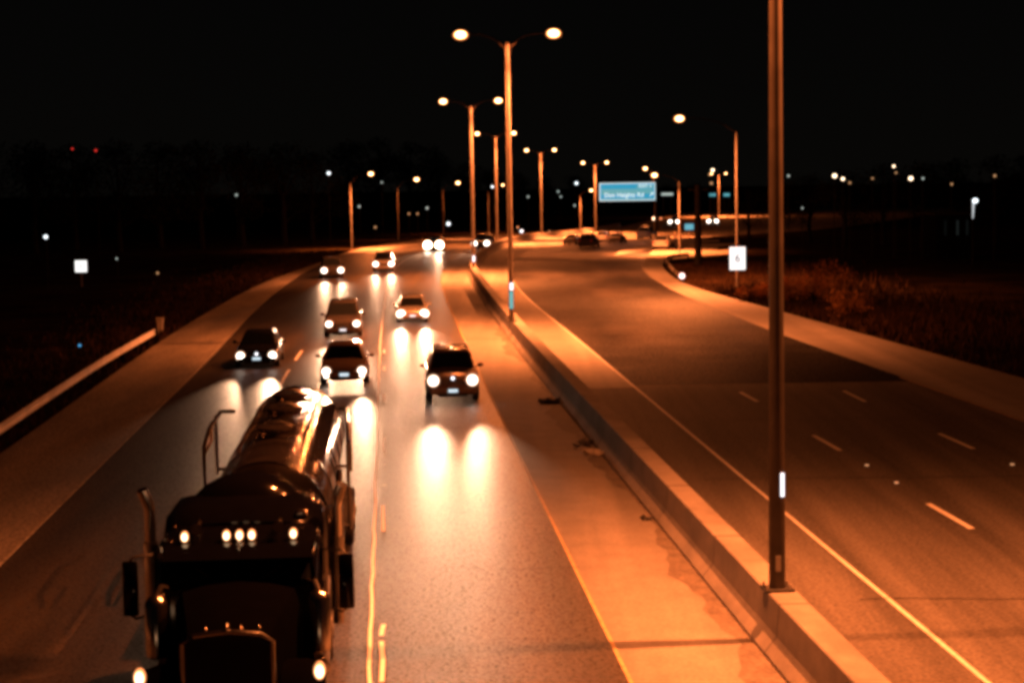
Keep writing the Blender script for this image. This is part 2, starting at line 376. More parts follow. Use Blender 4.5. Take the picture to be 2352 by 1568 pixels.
def dash_px(a, b, w=.15, material=None):
    p, q = G(*a, .026), G(*b, .026); d = (q - p).normalized(); n = Vector((-d.y, d.x, 0)) * w / 2
    k = MB(); k.quad(p - n, q - n, q + n, p + n); o = structure(k.build('lane_dash', material or M['paint']))
for a, b in [((1740,922),(1700,900)),((1930,1034),(1868,999)),((2232,1213),(2132,1156)),((1988,922),(1937,897)),((2236,1030),(2157,995)),((2620,1435),(2530,1385))]:
    dash_px(a, b)

for i, (u, v, lab) in enumerate([(1991,1069,'small square road reflector on right lanes, nearest the dark lamp post'),(2059,1109,'small square road reflector on right lanes, just above the long white dash'),(2325,1067,'small square road reflector near the right edge of the photo')]):
    p = G(u, v, .016); k = MB(); k.box(-.05,.05,-.05,.05,0,.03,.01); o = k.build('road_reflector', M['dim_warm']); o.location = p; tag(o, lab, 'road reflector', 'reflectors on the right lanes')  # reflector glows by itself, imitating returned headlight

def crack(x0, x1, y, seed, w=.035, slope=0.0):       # tar sealed crack running across the lanes
    rnd = random.Random(seed); n = int((x1-x0)/.35); k = MB(); pts = []; yy = y
    for i in range(n+1): yy += rnd.gauss(0,.05); pts.append((x0+(x1-x0)*i/n, yy + slope*i*.35))
    for a, b in zip(pts, pts[1:]): k.quad((a[0],a[1]-w,.030),(b[0],b[1]-w,.030),(b[0],b[1]+w,.030),(a[0],a[1]+w,.030))
    structure(k.build('sealed_crack', M['debris']))
crack(6.4, 14.5, 33, 1, .022); crack(5.0, 15, 47, 2, .03, .02); crack(4.2, 16, 59, 3, .03); crack(-9.5, -5.2, 44, 4, .03); crack(-1.9, 1.3, 36.5, 5, .022); crack(-3, -.2, 58, 6, .03)
# ------------------------------------------------------------------ median barrier
mb = MB(); rings = []
prof = [(-.50,0),(-.50,.08),(-.30,.33),(-.255,.86),(-.235,.88),(.235,.88),(.255,.86),(.30,.33),(.50,.08),(.50,0)]
y = -40.0
while y < 420:
    sl = bar_left.head(min(y, 320)); nrm = Vector((1, -sl, 0)).normalized()
    c = Vector((bar_center(min(y,330)) + max(y-330,0)*.18, y, zt(y)))
    rings.append([c + nrm * px + Vector((0, 0, pz)) for px, pz in prof]); y += 2.0 if y < 200 else 4.0
mb.loft(rings)
barrier = mb.build('median_barrier', M['barrier'])
tag(barrier, 'long grey concrete median barrier curving away between the two carriageways', 'barrier')
for y in [18, 24, 29.2, 35, 41, 47, 53, 59, 65]:      # joints in the concrete
    c = Vector((bar_center(y), y, zt(y)))
    pr = [(-.503,0),(-.503,.082),(-.303,.332),(-.258,.862),(-.238,.884),(.238,.884),(.258,.862),(.303,.332),(.503,.082),(.503,0)]
    k = MB(); k.loft([[c + Vector((a, dy, b)) for a, b in pr] for dy in (-.018, .018)]); k.build('joint', M['debris'], barrier)

# ------------------------------------------------------------------ street lamps
def lamp_head(parent, tip, side, power, sz=1.0, em=None, twin_depth=0.0, col=SODIUM, size=124, wide=.08):
    h = MB()
    c = Vector(tip)
    h.ell((c.x + side*.28, c.y, c.z + .05), .42*sz, .16*sz, .10*sz)
    head = h.build('lamp_head', M['wood'], parent, True)
    l = MB(); l.ell((c.x + side*.30, c.y, c.z - .03), .42*sz, .30*sz, .27*sz); l.build('lens', em or M['sodium'], head, True)
    if power > 0:
        spot(parent, (c.x + side*.30, c.y, c.z - .36), (0, 0, -1), power, col, size, 1.0, .05)
        spot(parent, (c.x + side*.30, c.y, c.z - .38), (0, 0, -1), power*wide, col, 178, .1, .05)
def pole_mesh(h, r0, r1, n=12):
    k = MB(); k.tube([(0,0,0),(0,0,h*.5),(0,0,h)], [r0,(r0+r1)/2,r1], n); return k
def double_lamp(base, height, label, power, rz, sz=1.0, r0=.14, reach=2.05, em=None, detail=True, pm='pole', wide=.08):
    t = thing('street_lamp', label, 'street lamp', base, rz, 'twin arm street lamps along the median')
    pole_mesh(height, r0, r0*.62).build('pole', M[pm], t, True)
    k = MB(); k.box(-.26,.26,-.22,.22,0,.05,.015); bp = k.build('base_plate', M['dark'] if detail else M['pole'], t)
    if detail:
        for sx in (-1,1):
            for sy in (-1,1):
                b = MB(); b.lathe((sx*.2, sy*.16, .05), (0,0,1), [(0,.025),(.05,.025),(.07,.012)], 8); b.build('bolt', M['steel'], bp)
    k = MB(); k.ell((0,0,height+.02), r0*.8, r0*.8, .12); k.build('cap', M['pole'], t, True)
    for s in (-1, 1):
        a = MB(); a.tube([(0,0,height-.25),(s*.45,0,height+.12),(s*.85,0,height+.38),(s*1.4,0,height+.50),(s*reach,0,height+.52)], [.055,.05,.042,.036,.03], 8)
        a.build('arm', M['armdark'], t, True); lamp_head(t, (s*reach, 0, height+.52), s, power*(1.4 if s > 0 else .6), sz, em, wide=wide)
    return t
def base_of(u, v, h=.88): return G(u, v, h)
def head_of(line, Y): return -math.atan(line.head(Y))
P0 = base_of(1785,1354)
def top_height(base, u, v):            # pole height that ends at pixel row v
    d = ray(u, v); return CAMZ + d.z / d.y * base.y - base.z
lampA = double_lamp(P0, 14.0, 'nearest dark lamp post on the barrier, running out of the top of the photo', LAMP_W, head_of(bar_left, 30), r0=.145, pm='shaded_pole', wide=.11)
k = MB(); k.box(-.055,.035,-.150,-.138,.35,.62,.006); k.build('hand_hole_cover', M['steel'], lampA)
k = MB(); k.box(.035,.095,-.150,-.140,1.63,2.03); k.build('reflector', M['tape'], lampA)
p = base_of(1175,738); lampB = double_lamp(p, top_height(p,1166,102), 'tallest lit twin arm lamp post on the barrier, blue tape near its foot', LAMP_W*1.7, 0, r0=.145)
k = MB(); k.box(-.06,.11,-.150,-.143,1.62,1.98); k.build('reflector', M['tape'], lampB)
k = MB(); k.box(-.09,.10,-.152,-.143,.66,1.55); k.build('notice', M['teal'], lampB)
p = base_of(1088,614); lampC = double_lamp(p, top_height(p,1083,246), 'second tall twin arm lamp post, its base beside the bright oncoming lights', LAMP_W*2, 0, detail=False)
k = MB(); k.box(-.08,.12,-.150,-.143,.5,1.0); k.build('reflector', M['tape'], lampC)
def far_double(u, vb, vt, Y, label, gap=None, power=LAMP_W*2.8):
    d = D(u, vb, Y); base = Vector((d.x, Y, zt(Y) + .6)); t0 = D(u, vt, Y)
    return double_lamp(base, t0.z - base.z, label, power, 0, reach=gap or 2.05, detail=False)
far_double(1142,548,315,248,'thin twin arm lamp post standing between the two tallest lit ones', 2.20)
far_double(1244,534,352,300,'twin arm lamp post standing alone right of the tallest lit post', 2.0)
far_double(1368,534,380,335,'twin arm lamp post just left of the blue overhead sign', 1.9)
far_double(1651,486,403,520,'small far twin arm lamp post right of the thick dark post', 1.75)
def single_lamp(u, vb, vt, lu, lv, label, power=LAMP_W*.7, Y=None, grp='single arm street lamps along the outer edges', sz=1.0, em=None, size=136):
    b = G(u, vb) if Y is None else Vector((D(u, vb, Y).x, Y, zt(Y)))
    hgt = D(u, vt, b.y).z - b.z; L = D(lu, lv, b.y); dx = L.x - b.x; dz = L.z - b.z; s = 1 if dx > 0 else -1
    t = thing('street_lamp', label, 'street lamp', b, 0, grp)
    pole_mesh(hgt, .07 + b.y*.00007, .045 + b.y*.00007, 10).build('pole', M['pole'], t, True)
    a = MB(); a.tube([(0,0,hgt-.1),(dx*.25,0,hgt+(dz-hgt)*.6),(dx*.6,0,hgt+(dz-hgt)*.95),(dx-s*.25,0,dz)], [.05,.045,.04,.03], 6); a.build('arm', M['wood'], t, True)
    lamp_head(t, (dx - s*.3, 0, dz), s, power, sz, em, size=size, wide=.03); return t
sr = single_lamp(1693,668,302,1560,272,'tall single arm lamp post behind the white sign on the right verge', LAMP_W*2.4, size=165)
single_lamp(1561,580,417,1503,402,'single arm lamp post right of the blue overhead sign, next to the thick dark post', LAMP_W*3)
single_lamp(808,573,421,852,399,'leftmost single arm lamp post beside the far left shoulder', LAMP_W*3.2)
single_lamp(915,551,431,957,412,'second single arm lamp post from the left, left of the starburst headlights', LAMP_W*3.2, sz=1.3)
single_lamp(1019,538,436,1052,420,'thin single arm lamp post directly above the starburst headlights', LAMP_W*3.2, sz=1.3)
single_lamp(1123,536,441,1155,425,'faint single arm lamp post between the two tall median posts', LAMP_W*.5, sz=.8)
single_lamp(1333,520,450,1358,437,'short faint single arm lamp post left of the post by the blue sign', LAMP_W*3.2, Y=360)
single_lamp(1506,560,430,1482,387,'slim lamp post behind the right end of the blue sign, upper lamp there', LAMP_W*3.2, Y=290)

# ------------------------------------------------------------------ left guardrail
rail = Line([(-330,1197),(0,985),(120,905),(240,828),(355,762)], .62, False)
ga = G(355,762,.62); t = thing('guardrail', 'bright galvanised steel guardrail along the left shoulder ending in a stubby post', 'guardrail', (0,0,0))
rings = []; wb = [(0,-.16),(.05,-.13),(.05,-.06),(0,-.01),(0,.01),(.05,.06),(.05,.13),(0,.16),(-.004,.16),(.046,.13),(.046,.06),(-.004,.01),(-.004,-.01),(.046,-.06),(.046,-.13),(-.004,-.16)]
y = 20.0
while y < ga.y:
    rings.append([Vector((rail(y) + a, y, .62 + b)) for a, b in wb]); y += 2.0
rings.append([Vector((rail(ga.y) + a, ga.y, .62 + b)) for a, b in wb])
k = MB(); k.loft(rings); k.build('rail', mat('rail steel', (.95,.94,.92), .35, 0.0, var=.25, vscale=.8), t)
y = 22.0
while y < ga.y:
    k = MB(); x = rail(y); k.box(x-.20, x-.01, y-.06, y+.06, 0, .80, .01); k.build('post', M['wood'], t); y += 3.8
pe = G(368,768); k = MB(); k.loft([[(pe.x-.12,pe.y-.12,0),(pe.x+.10,pe.y-.12,0),(pe.x+.10,pe.y+.12,0),(pe.x-.12,pe.y+.12,0)],[(pe.x-.12,pe.y-.14,.55),(pe.x+.16,pe.y-.14,.55),(pe.x+.16,pe.y+.14,.55),(pe.x-.12,pe.y+.14,.55)],[(pe.x-.18,pe.y-.14,.92),(pe.x+.20,pe.y-.14,.92),(pe.x+.20,pe.y+.14,.92),(pe.x-.18,pe.y+.14,.92)]]); k.build('end_terminal', M['pale_scrap'], t)
# right guardrail by the gore
t = thing('guardrail', 'short curved guardrail at the ramp with a bright round reflector on its near end', 'guardrail', (0,0,0))
ps = [G(u, v, .5) for u, v in [(1566,635),(1549,624),(1534,606),(1527,596),(1541,588),(1580,584)]]
k = MB(); k.loft([[p + Vector((a*2, 0, b)) for a, b in wb] for p in ps]); k.build('rail', M['pole'], t)
for p in ps[1:]:
    k = MB(); k.box(p.x-.05,p.x+.12,p.y+.02,p.y+.2,p.z-.55,p.z+.1); k.build('post', M['wood'], t)
k = MB(); k.lathe((ps[0].x, ps[0].y-.12, ps[0].z+.05), (0,-1,0), [(0,.22),(.03,.22),(.05,.10)], 16); k.build('reflector', M['tape'], t)

# ------------------------------------------------------------------ signs
def text_mesh(s, size, material, parent, loc, rot=(math.pi/2,0,0), align='CENTER', name='lettering', ext=.01):
    cu = bpy.data.curves.new(name, 'FONT'); cu.body = s; cu.size = size; cu.extrude = ext; cu.align_x = align; cu.align_y = 'CENTER'; cu.offset = .012*size
    tmp = bpy.data.objects.new(name, cu); C.objects.link(tmp); dg = bpy.context.evaluated_depsgraph_get()
    me = bpy.data.meshes.new_from_object(tmp.evaluated_get(dg)); bpy.data.objects.remove(tmp)
    me.materials.clear(); me.materials.append(material); o = bpy.data.objects.new(name, me); C.objects.link(o); o.parent = parent; o.location = loc; o.rotation_euler = rot; return o
YS = 262.0
a, b = D(1377,462,YS), D(1505,419,YS); wS, hS = b.x - a.x, b.z - a.z; gz = zt(YS)
t = thing('overhead_sign', 'wide blue overhead highway sign with white lettering and exit tab', 'road sign', (a.x, YS, gz))
z0 = a.z - gz; z1 = b.z - gz
k = MB(); k.box(0, wS, 0, .12, z0, z1, .03); fr = k.build('sign_board', M['sign_text'], t)
k = MB(); k.box(.12, wS-.12, -.012, .0, z0+.12, z1-.12); k.build('sign_face', M['sign_blue'], fr)
k = MB(); k.box(.30, wS-.30, -.022, -.013, z0+hS*.36, z1-hS*.34); k.box(wS*.66, wS-.2, -.021, -.013, z1-hS*.30, z1-hS*.16); k.build('sign_band', M['sign_panel'], fr)
k = MB(); k.box(.25, wS-.25, -.020, -.0135, z0+.18, z0+hS*.13); k.build('lower_stripe', M['sign_panel'], fr)
text_mesh('EXIT 3', hS*.26, M['sign_text'], t, (wS*.82, -.03, z1 - hS*.19))
text_mesh('Don Heights Rd', hS*.34, M['sign_text'], t, (wS*.44, -.04, z0 + hS*.31))
k = MB(); cx, cz = wS*.93, z0 + hS*.33; k.tube([(cx-.25,-.03,cz-.25),(cx+.12,-.03,cz+.15)], .07, 6); k.add([(cx+.3,-.035,cz+.33),(cx-.08,-.035,cz+.25),(cx+.22,-.035,cz-.08)], [(0,1,2)]); k.build('arrow', M['sign_text'], t)
k = MB(); k.tube([(wS+.1,.5,0),(wS+.1,.5,z1+.2)], .16, 10); k.build('mast', M['wood'], t, True)
k = MB()
for zz in (z0+.5, z1-.5): k.tube([(0.2,.35,zz),(wS+.1,.5,zz)], .07, 6)
for i in range(8): k.tube([(.2+i*(wS-.2)/8,.36,z0+.5 if i%2 else z1-.5),(.2+(i+1)*(wS-.2)/8,.38,z1-.5 if i%2 else z0+.5)], .04, 5)
k.build('truss', M['wood'], t)
for i in range(2):
    k = MB(); x = wS*(.08+.2*i); k.box(x-.15,x+.15,-.5,-.3,z1+.02,z1+.12); k.tube([(x,-.3,z1+.06),(x,.1,z1-.1)],.03,5); k.build('sign_light', M['pole'], t)
# white rectangular sign on the verge
b = G(1693,672); b.y -= .0
def px_sign(u0, v0, u1, v1, Y, name, label, face, cat='road sign', posts=1, text=None):
    a, c = D(u0, v1, Y), D(u1, v0, Y); w, h = c.x - a.x, c.z - a.z; gz = zt(Y)
    t = thing(name, label, cat, ((a.x + c.x)/2, Y, gz)); zz0 = a.z - gz; zz1 = c.z - gz
    k = MB(); k.box(-w/2, w/2, -.02, .02, zz0, zz1, .012); k.build('panel', face, t)
    for i in range(posts):
        x = 0 if posts == 1 else (-w*.35 if i == 0 else w*.35)
        k = MB(); k.box(x-.045, x+.045, .025, .10, 0, zz1-.05); k.build('post', M['pole'], t)
    if text: text_mesh(text, h*.5, M['sign_grey'], t, (0, -.03, (zz0+zz1)/2))
    return t
px_sign(1676,567,1712,620,b.y-1.2,'roadside_sign','white rectangular road sign with a small grey figure, glowing on the right verge', M['sign_white'], text='6')
px_sign(173,598,199,625,150,'roadside_sign','small square white sign glowing in the darkness at far left', M['sign_white'], text='5')
px_sign(1573,514,1593,528,300,'roadside_sign','small plain blue sign left of the thick dark post', emis('glowing small blue sign',(.04,.36,.55),.9,False))  # small sign face glows in place of returned headlight
px_sign(1629,444,1644,451,600,'guide_sign','tiny far blue guide sign left of the small twin arm lamp post', M['sign_panel'], posts=2)
px_sign(1662,444,1676,451,600,'guide_sign','tiny far blue guide sign right of the small twin arm lamp post', M['sign_panel'], posts=2)
px_sign(1519,443,1546,449,600,'guide_sign','dim pale far sign strip just right of the blue overhead sign', M['sign_grey'] if 0 else M['dim_dot'], posts=2)
px_sign(1547,532,1555,560,285,'reflection_board','bright pale upright headlight reflection below the far headlights, left of the thick dark post', mat('pale reflection',(.8,.7,.55),.6,var=.1), cat='reflection')  # pale board standing in for a headlight reflection
px_sign(1562,536,1567,560,284,'reflection_board','narrow pale upright headlight reflection just right of the brighter one', mat('pale reflection narrow',(.6,.5,.4),.6,var=.1), cat='reflection')  # second, narrower board of the same imitated reflection
# thick dark post
b = G(1604,618); t = thing('utility_post', 'thick black unlit post standing by the ramp between the blue sign and the white sign', 'post', b)
k = MB(); hh = D(1598,425,b.y).z - b.z; r = 7.5/F*b.y; k.tube([(0,0,0),(0,0,.6),(0,0,hh*.5),(0,0,hh)], [r*1.9,r*1.15,r,r*.9], 12); k.build('pole', M['wood'], t, True)
k = MB(); k.box(-.9,.9,-.08,.08,hh-.5,hh-.35); k.build('crossarm', M['wood'], t)

# ------------------------------------------------------------------ cars
def make_car(kind, label, front, rz, paint, head='headlight', away=False, power=0, group='cars on the left carriageway heading for the camera', fog=False, emblem=False, rails=False, plate=True, scale=1.0, name=None, hl=(.20,.15), beam_down=.004, cone=14):
    P = dict(sedan=dict(L=4.6,W=1.82,H=1.45,belt=.93,hood=.78,nose=.62,ws=1.15,rs=1.95,re=3.35,rb=4.05,tw=.60,wr=.32),
             suv=dict(L=4.7,W=1.92,H=1.78,belt=1.12,hood=1.02,nose=.88,ws=1.15,rs=1.75,re=4.1,rb=4.55,tw=.66,wr=.37),
             van=dict(L=4.9,W=1.95,H=1.85,belt=1.10,hood=1.00,nose=.82,ws=.85,rs=1.75,re=4.4,rb=4.8,tw=.68,wr=.34))[kind]
    L, Wd, H = P['L'], P['W'], P['H']; hw = Wd/2
    t = thing(name or ('parked_car' if 0 else 'car'), label, 'car', front, rz, group); t.scale = (scale,)*3
    # body shell, front at y=0, length along +y
    g = .20
    st = [(0,.80,g+.12,P['nose']-.12,P['nose']-.08),(.06,.90,g+.04,P['nose']-.02,P['nose']+.02),(.35,.98,g,P['nose']+.06,P['hood']-.04),(P['ws'],1.0,g,P['belt']-.06,P['hood']+.10),
          (P['rs']+.3,1.0,g,P['belt'],P['belt']+.02),(P['re'],1.0,g,P['belt'],P['belt']+.02),(P['rb'],.99,g,P['belt'],P['belt']+.03),(L-.12,.95,g+.03,P['belt']-.03,P['belt']),(L,.86,g+.14,P['belt']-.16,P['belt']-.12)]
    rings = []
    for y, wf, zb, zs, ztp in st:
        w = hw*wf; zm = (zb+zs)/2
        rings.append([(-w*.90,y,zb),(-w*.985,y,zb+.12),(-w,y,zm),(-w*.985,y,zs-.05),(-w*.93,y,zs+(ztp-zs)*.5),(-w*.70,y,ztp),(-w*.3,y,ztp+.025),(w*.3,y,ztp+.025),(w*.70,y,ztp),(w*.93,y,zs+(ztp-zs)*.5),(w*.985,y,zs-.05),(w,y,zm),(w*.985,y,zb+.12),(w*.90,y,zb)])
    k = MB(); k.loft(rings); k.build('body', paint, t, True)
    # cabin: pillars and roof
    bz = P['belt']-.03; fz = P['hood']+.06; tw = P['tw']; ew = hw*.90
    def ring(y0, y1, w, za, zb2, c=.10): return [(-w+c,y0,za),(w-c,y0,za),(w,y0+c,za),(w,y1-c,zb2),(w-c,y1,zb2),(-w+c,y1,zb2),(-w,y1-c,zb2),(-w,y0+c,za)]
    k = MB(); k.loft([ring(P['ws'],P['rb'],ew,fz,bz),ring(P['rs']-.10,P['re']+.10,tw*1.06,H-.10,H-.10,.16),ring(P['rs']+.02,P['re']-.05,tw*.98,H-.03,H-.03,.2),ring(P['rs']+.35,P['re']-.4,tw*.6,H,H,.2)])
    cabin = k.build('roof', paint, t, True)
    # glass panels standing 4 mm proud
    def lerp(a, b, f): return tuple(a[i] + (b[i]-a[i])*f for i in range(3))
    ztop = H-.13
    A, B = (-ew+.12,P['ws']-.004,fz),(ew-.12,P['ws']-.004,fz); Cc, Dd = (tw*1.06-.17,P['rs']-.104,H-.10),(-tw*1.06+.17,P['rs']-.104,H-.10)
    k = MB(); q = [lerp(A,Dd,.04),lerp(B,Cc,.04),lerp(B,Cc,.95),lerp(A,Dd,.95)]; q[0] = (q[0][0]-.05,*q[0][1:]); q[1]=(q[1][0]+.05,*q[1][1:]); q[2]=(q[2][0]+.07,*q[2][1:]); q[3]=(q[3][0]-.07,*q[3][1:])
    k.slab(*q, .02); k.build('windshield', M['glass'], t)
    A2, B2 = (ew-.12,P['rb']+.004,bz),(-ew+.12,P['rb']+.004,bz); C2, D2 = (-tw+.1,P['re']+.104,H-.10),(tw-.1,P['re']+.104,H-.10)
    k = MB(); k.slab(lerp(A2,D2,.08),lerp(B2,C2,.08),lerp(B2,C2,.9),lerp(A2,D2,.9), .02); k.build('rear_window', M['glass'], t)
    for s in (-1, 1):
        lo = lambda y, za: (s*(ew+.004), y, za)
        hi = lambda y: (s*(tw*1.06+.004), y, H-.10)
        y0, y1, y2 = P['ws']+.28, (P['rs']+P['re'])/2, P['rb']-.25
        h0, h1, h2 = P['rs']+.12, y1, P['re']-.1
        for (ya, yb, ha, hb) in ((y0, y1-.04, h0, h1-.04), (y1+.04, y2, h1+.04, h2)):
            a, b, c, d = lo(ya, fz+.03), lo(yb, bz+.03), hi(hb), hi(ha)
            k = MB(); q = [lerp(a,d,.08), lerp(b,c,.08), lerp(b,c,.88), lerp(a,d,.88)]
            if s < 0: q = q[::-1]
            k.slab(*q, .008 if s > 0 else .008); k.build('side_window', M['glass'], t)
        k = MB(); k.ell((s*(hw+.12), P['ws']+.45, P['belt']+.06), .11, .06, .08, 10, 6); k.tube([(s*(hw-.05),P['ws']+.47,P['belt']),(s*(hw+.06),P['ws']+.46,P['belt']+.04)], .025, 6); k.build('mirror', paint, t, True)
        for yy in (.85, L-.95):
            k = MB(); x = s*(hw-.10); k.lathe((x,yy,P['wr']), (s,0,0), [(-.11,P['wr']*.75),(-.10,P['wr']),(.09,P['wr']),(.115,P['wr']*.93),(.115,P['wr']*.66)], 20); wh = k.build('wheel', M['dark'], t, True)
            k = MB(); k.lathe((x,yy,P['wr']), (s,0,0), [(.08,P['wr']*.64),(.118,P['wr']*.62),(.10,P['wr']*.2),(.122,P['wr']*.12)], 14); k.build('rim', M['steel'], wh, True)
    if away:
        for s in (-1, 1):
            k = MB(); k.box(s*(hw-.22)-.14, s*(hw-.22)+.14, L-.10, L+.01, P['belt']-.30, P['belt']-.12, .02); k.build('tail_light', mat('dim tail lamp',(.35,.02,.01),.3,var=.1), t)
        k = MB(); k.box(-.75,.75,L-.02,L+.04,.32,.52,.02); k.build('bumper', paint, t)
        return t
    # face
    nz = P['nose']
    k = MB(); k.box(-hw*.42, hw*.42, -.020, .05, nz-.26, nz-.05, .015); gr = k.build('grille', M['grille'], t)
    k = MB()
    for i in range(4): k.box(-hw*.39, hw*.39, -.028, -.018, nz-.235+i*.05, nz-.222+i*.05)
    k.build('grille_bar', M['steel'], gr)
    k = MB(); k.box(-hw*.86, hw*.86, -.06, .10, .30, .50, .03); k.build('bumper', paint, t)
    k = MB(); k.box(-hw*.55, hw*.55, -.03, .08, .19, .29, .01); k.build('lower_intake', M['dark'], t)
    lx = hw*.74; lz = nz-.10
    for s in (-1, 1):
        k = MB(); k.ell((s*lx, .02, lz), hl[0], .09, hl[1], 14, 8); hd = k.build('headlight', M[head], t, True)
        if power > 0: spot(t, (s*lx, -.14, lz), (s*.02, -1, -beam_down), power, (1,.52,.29), cone, 1.0, .07)
        if fog:
            k = MB(); k.ell((s*lx, -.06, .36), .12, .05, .09, 12, 6); k.build('fog_light', M['headlight'], t, True)
    if plate:
        k = MB(); k.box(-.17,.17,-.085,-.062,.35,.46); k.build('licence_plate', M['plate'], t)
    if emblem:
        k = MB(); k.lathe((0,-.025,nz-.02), (0,-1,0), [(0,.07),(.02,.07),(.03,.03)], 14); k.build('badge', M['tape'], t)  # badge emits light to imitate its glint
    if rails:
        for s in (-1, 1):
            k = MB(); k.tube([(s*tw*.9,P['rs']+.3,H-.01),(s*tw*.9,P['rs']+.4,H+.06),(s*tw*.9,P['re']-.5,H+.06),(s*tw*.9,P['re']-.4,H-.01)], .025, 6); k.build('roof_rail', M['steel'], t, True)
        k = MB(); k.box(-tw*.88,tw*.88,P['rs']+.7,P['rs']+.78,H+.05,H+.08); k.box(-tw*.88,tw*.88,P['re']-1.0,P['re']-.92,H+.05,H+.08); k.build('roof_rack', M['steel'], t)
        k = MB(); k.ell((.02,P['rs']+.15,H+.03),.05,.05,.04,8,5); k.build('roof_glint', M['amber'], t)  # glowing bead imitating a bright reflection on the roof
    return t
RD = math.radians
black = carpaint('black car paint', (.012,.012,.014)); tan = carpaint('bronze car paint', (.30,.20,.13)); silver = carpaint('silver car paint', (.36,.34,.32)); dgrey = carpaint('dark grey car paint', (.05,.045,.045)); white = carpaint('white car paint', (.75,.73,.70))
HP = 5200
def at(u, v): return G(u, v, .012)
lane_head = RD(3.75)
make_car('sedan','black car with white licence plate in the left lane, one side flaring bright', at(590,845), lane_head, black, power=HP*1.5, emblem=True, hl=(.22,.22), scale=1.04)
make_car('van','dark high roofed car right behind the bronze sedan in the middle lane', at(788,775), lane_head+RD(.3), dgrey, power=HP*1.6, hl=(.23,.20))
make_car('sedan','bronze sedan with fog lamps on and dark windscreen, following the tanker', at(791,884), lane_head+RD(.2), tan, power=HP, fog=True, hl=(.21,.21), scale=1.05)
make_car('suv','bronze sport utility car with roof rack alone in the right lane by the median', at(1041,922), lane_head-RD(.3), tan, power=HP*1.4, rails=True, emblem=True, hl=(.25,.25), scale=1.0)
make_car('sedan','pale sedan with very bright headlights further back in the right lane', at(948,741), lane_head, silver, power=HP*1.3, hl=(.34,.30))
make_car('van','far car on the outside lane left, bright streak down its right flank', at(764,640), RD(8), dgrey, power=HP*1.2, hl=(.33,.30), plate=False)
make_car('van','pale far car in the middle lane just right of the leftmost far one', at(881,624), RD(3), silver, power=HP*1.2, hl=(.33,.30), plate=False)
make_car('suv','car hidden in the starburst of its own high beams at the bend', at(996,578), RD(-4), dgrey, head='headlight_strong', power=HP*5, hl=(.60,.60), plate=False, fog=True)
make_car('suv','car with twin bright lamps over their reflections at the bend beside the median post', at(1104,575), RD(-8), dgrey, head='headlight', power=HP*2.5, hl=(.42,.38), plate=False, fog=True, scale=1.1)
make_car('sedan','far car facing the camera with two white headlights left of the small blue sign', Vector((D(1548,523,430).x,430,zt(430)+.012)), RD(-12), dgrey, hl=(.5,.4), plate=False, scale=1.3)
make_car('sedan','far car facing the camera with two white headlights right of the thick dark post', Vector((D(1637,523,430).x,430,zt(430)+.012)), RD(-12), dgrey, hl=(.5,.4), plate=False, scale=1.3)
GR = 'cars on the right carriageway driving away'
for u, v, kd, pt, lab, sc in [(1307,563,'sedan',silver,'leftmost far car driving away on the right carriageway, pale roof over dark body',1.0),(1345,569,'suv',dgrey,'dark car driving away with lit roof edges, second from left in the far traffic',1.0),
    (1381,554,'sedan',white,'small pale car driving away, third from left in the far traffic',1.0),(1411,559,'sedan',silver,'small silver car driving away, just below the left end of the blue sign',1.0),
    (1478,549,'suv',silver,'pale reddish car driving away beneath the right end of the blue sign',1.1),(1516,572,'sedan',white,'bright rounded white car at the tip of the concrete gore',1.1)]:
    p = G(u, v, .03); make_car(kd, lab, p, RD(180 - 14) if 0 else RD(-14), pt, away=True, group=GR, scale=sc)
for o in [x for x in bpy.data.objects if x.get('group') == GR]:      # turn them: the tail faces the camera
    L = 4.6*o.scale.x; o.rotation_euler.z = RD(180 - 14); o.location.x += L*math.sin(RD(14)); o.location.y += L*math.cos(RD(14)); o.location.z = zt(o.location.y) + .03

# ------------------------------------------------------------------ tanker truck
fx = -3.80; T = thing('tanker_truck', 'black tanker truck with amber cab lamps and steel tank at lower left', 'truck', (fx, 23.2, .012), RD(5.0))
TRAILER = None
def T_(mb, n, mm, par=None, sm=True):
    if TRAILER is not None: mb.v = [tuple(TRAILER @ Vector(p)) for p in mb.v]
    return mb.build(n, M[mm], par or T, sm)
_mt = Matrix.Translation((fx, 23.2, 0)) @ Matrix.Rotation(RD(5.0), 4, 'Z'); _mr = Matrix.Translation((-3.68, 23.2, 0)) @ Matrix.Rotation(RD(4.1), 4, 'Z')
k = MB(); k.box(-1.2,1.2,-.05,.25,.42,.86,.06); T_(k,'bumper','chrome')
for s in (-1,1):
    k = MB(); k.ell((s*.62,-.06,.60),.09,.03,.06); T_(k,'fog_light','amber')
k = MB(); k.loft([[(-.58,.12,.88),(.58,.12,.88),(.58,.12,1.86),(.45,.12,1.95),(0,.12,1.99),(-.45,.12,1.95),(-.58,.12,1.86)],[(-.58,.24,.88),(.58,.24,.88),(.58,.24,1.86),(.45,.24,1.96),(0,.24,2.0),(-.45,.24,1.96),(-.58,.24,1.86)]]); gr = T_(k,'grille','grille',None,False)
k = MB()
for i in range(17): x = -.5+i*.0625; k.box(x-.008,x+.008,.095,.12,.92,1.83)
T_(k,'grille_bar','dark',gr,False)
k = MB(); k.tube([(-.59,.11,.88),(-.59,.11,1.86),(-.45,.11,1.96),(0,.11,2.01),(.45,.11,1.96),(.59,.11,1.86),(.59,.11,.88)], .030, 8); T_(k,'grille_frame','chrome',gr)
k = MB(); k.ell((0,.16,2.07),.035,.10,.05); T_(k,'hood_ornament','chrome')
for x in (-.28,.18,.42):
    k = MB(); k.ell((x,.2,2.03),.02,.05,.03); T_(k,'hood_marker','chrome')
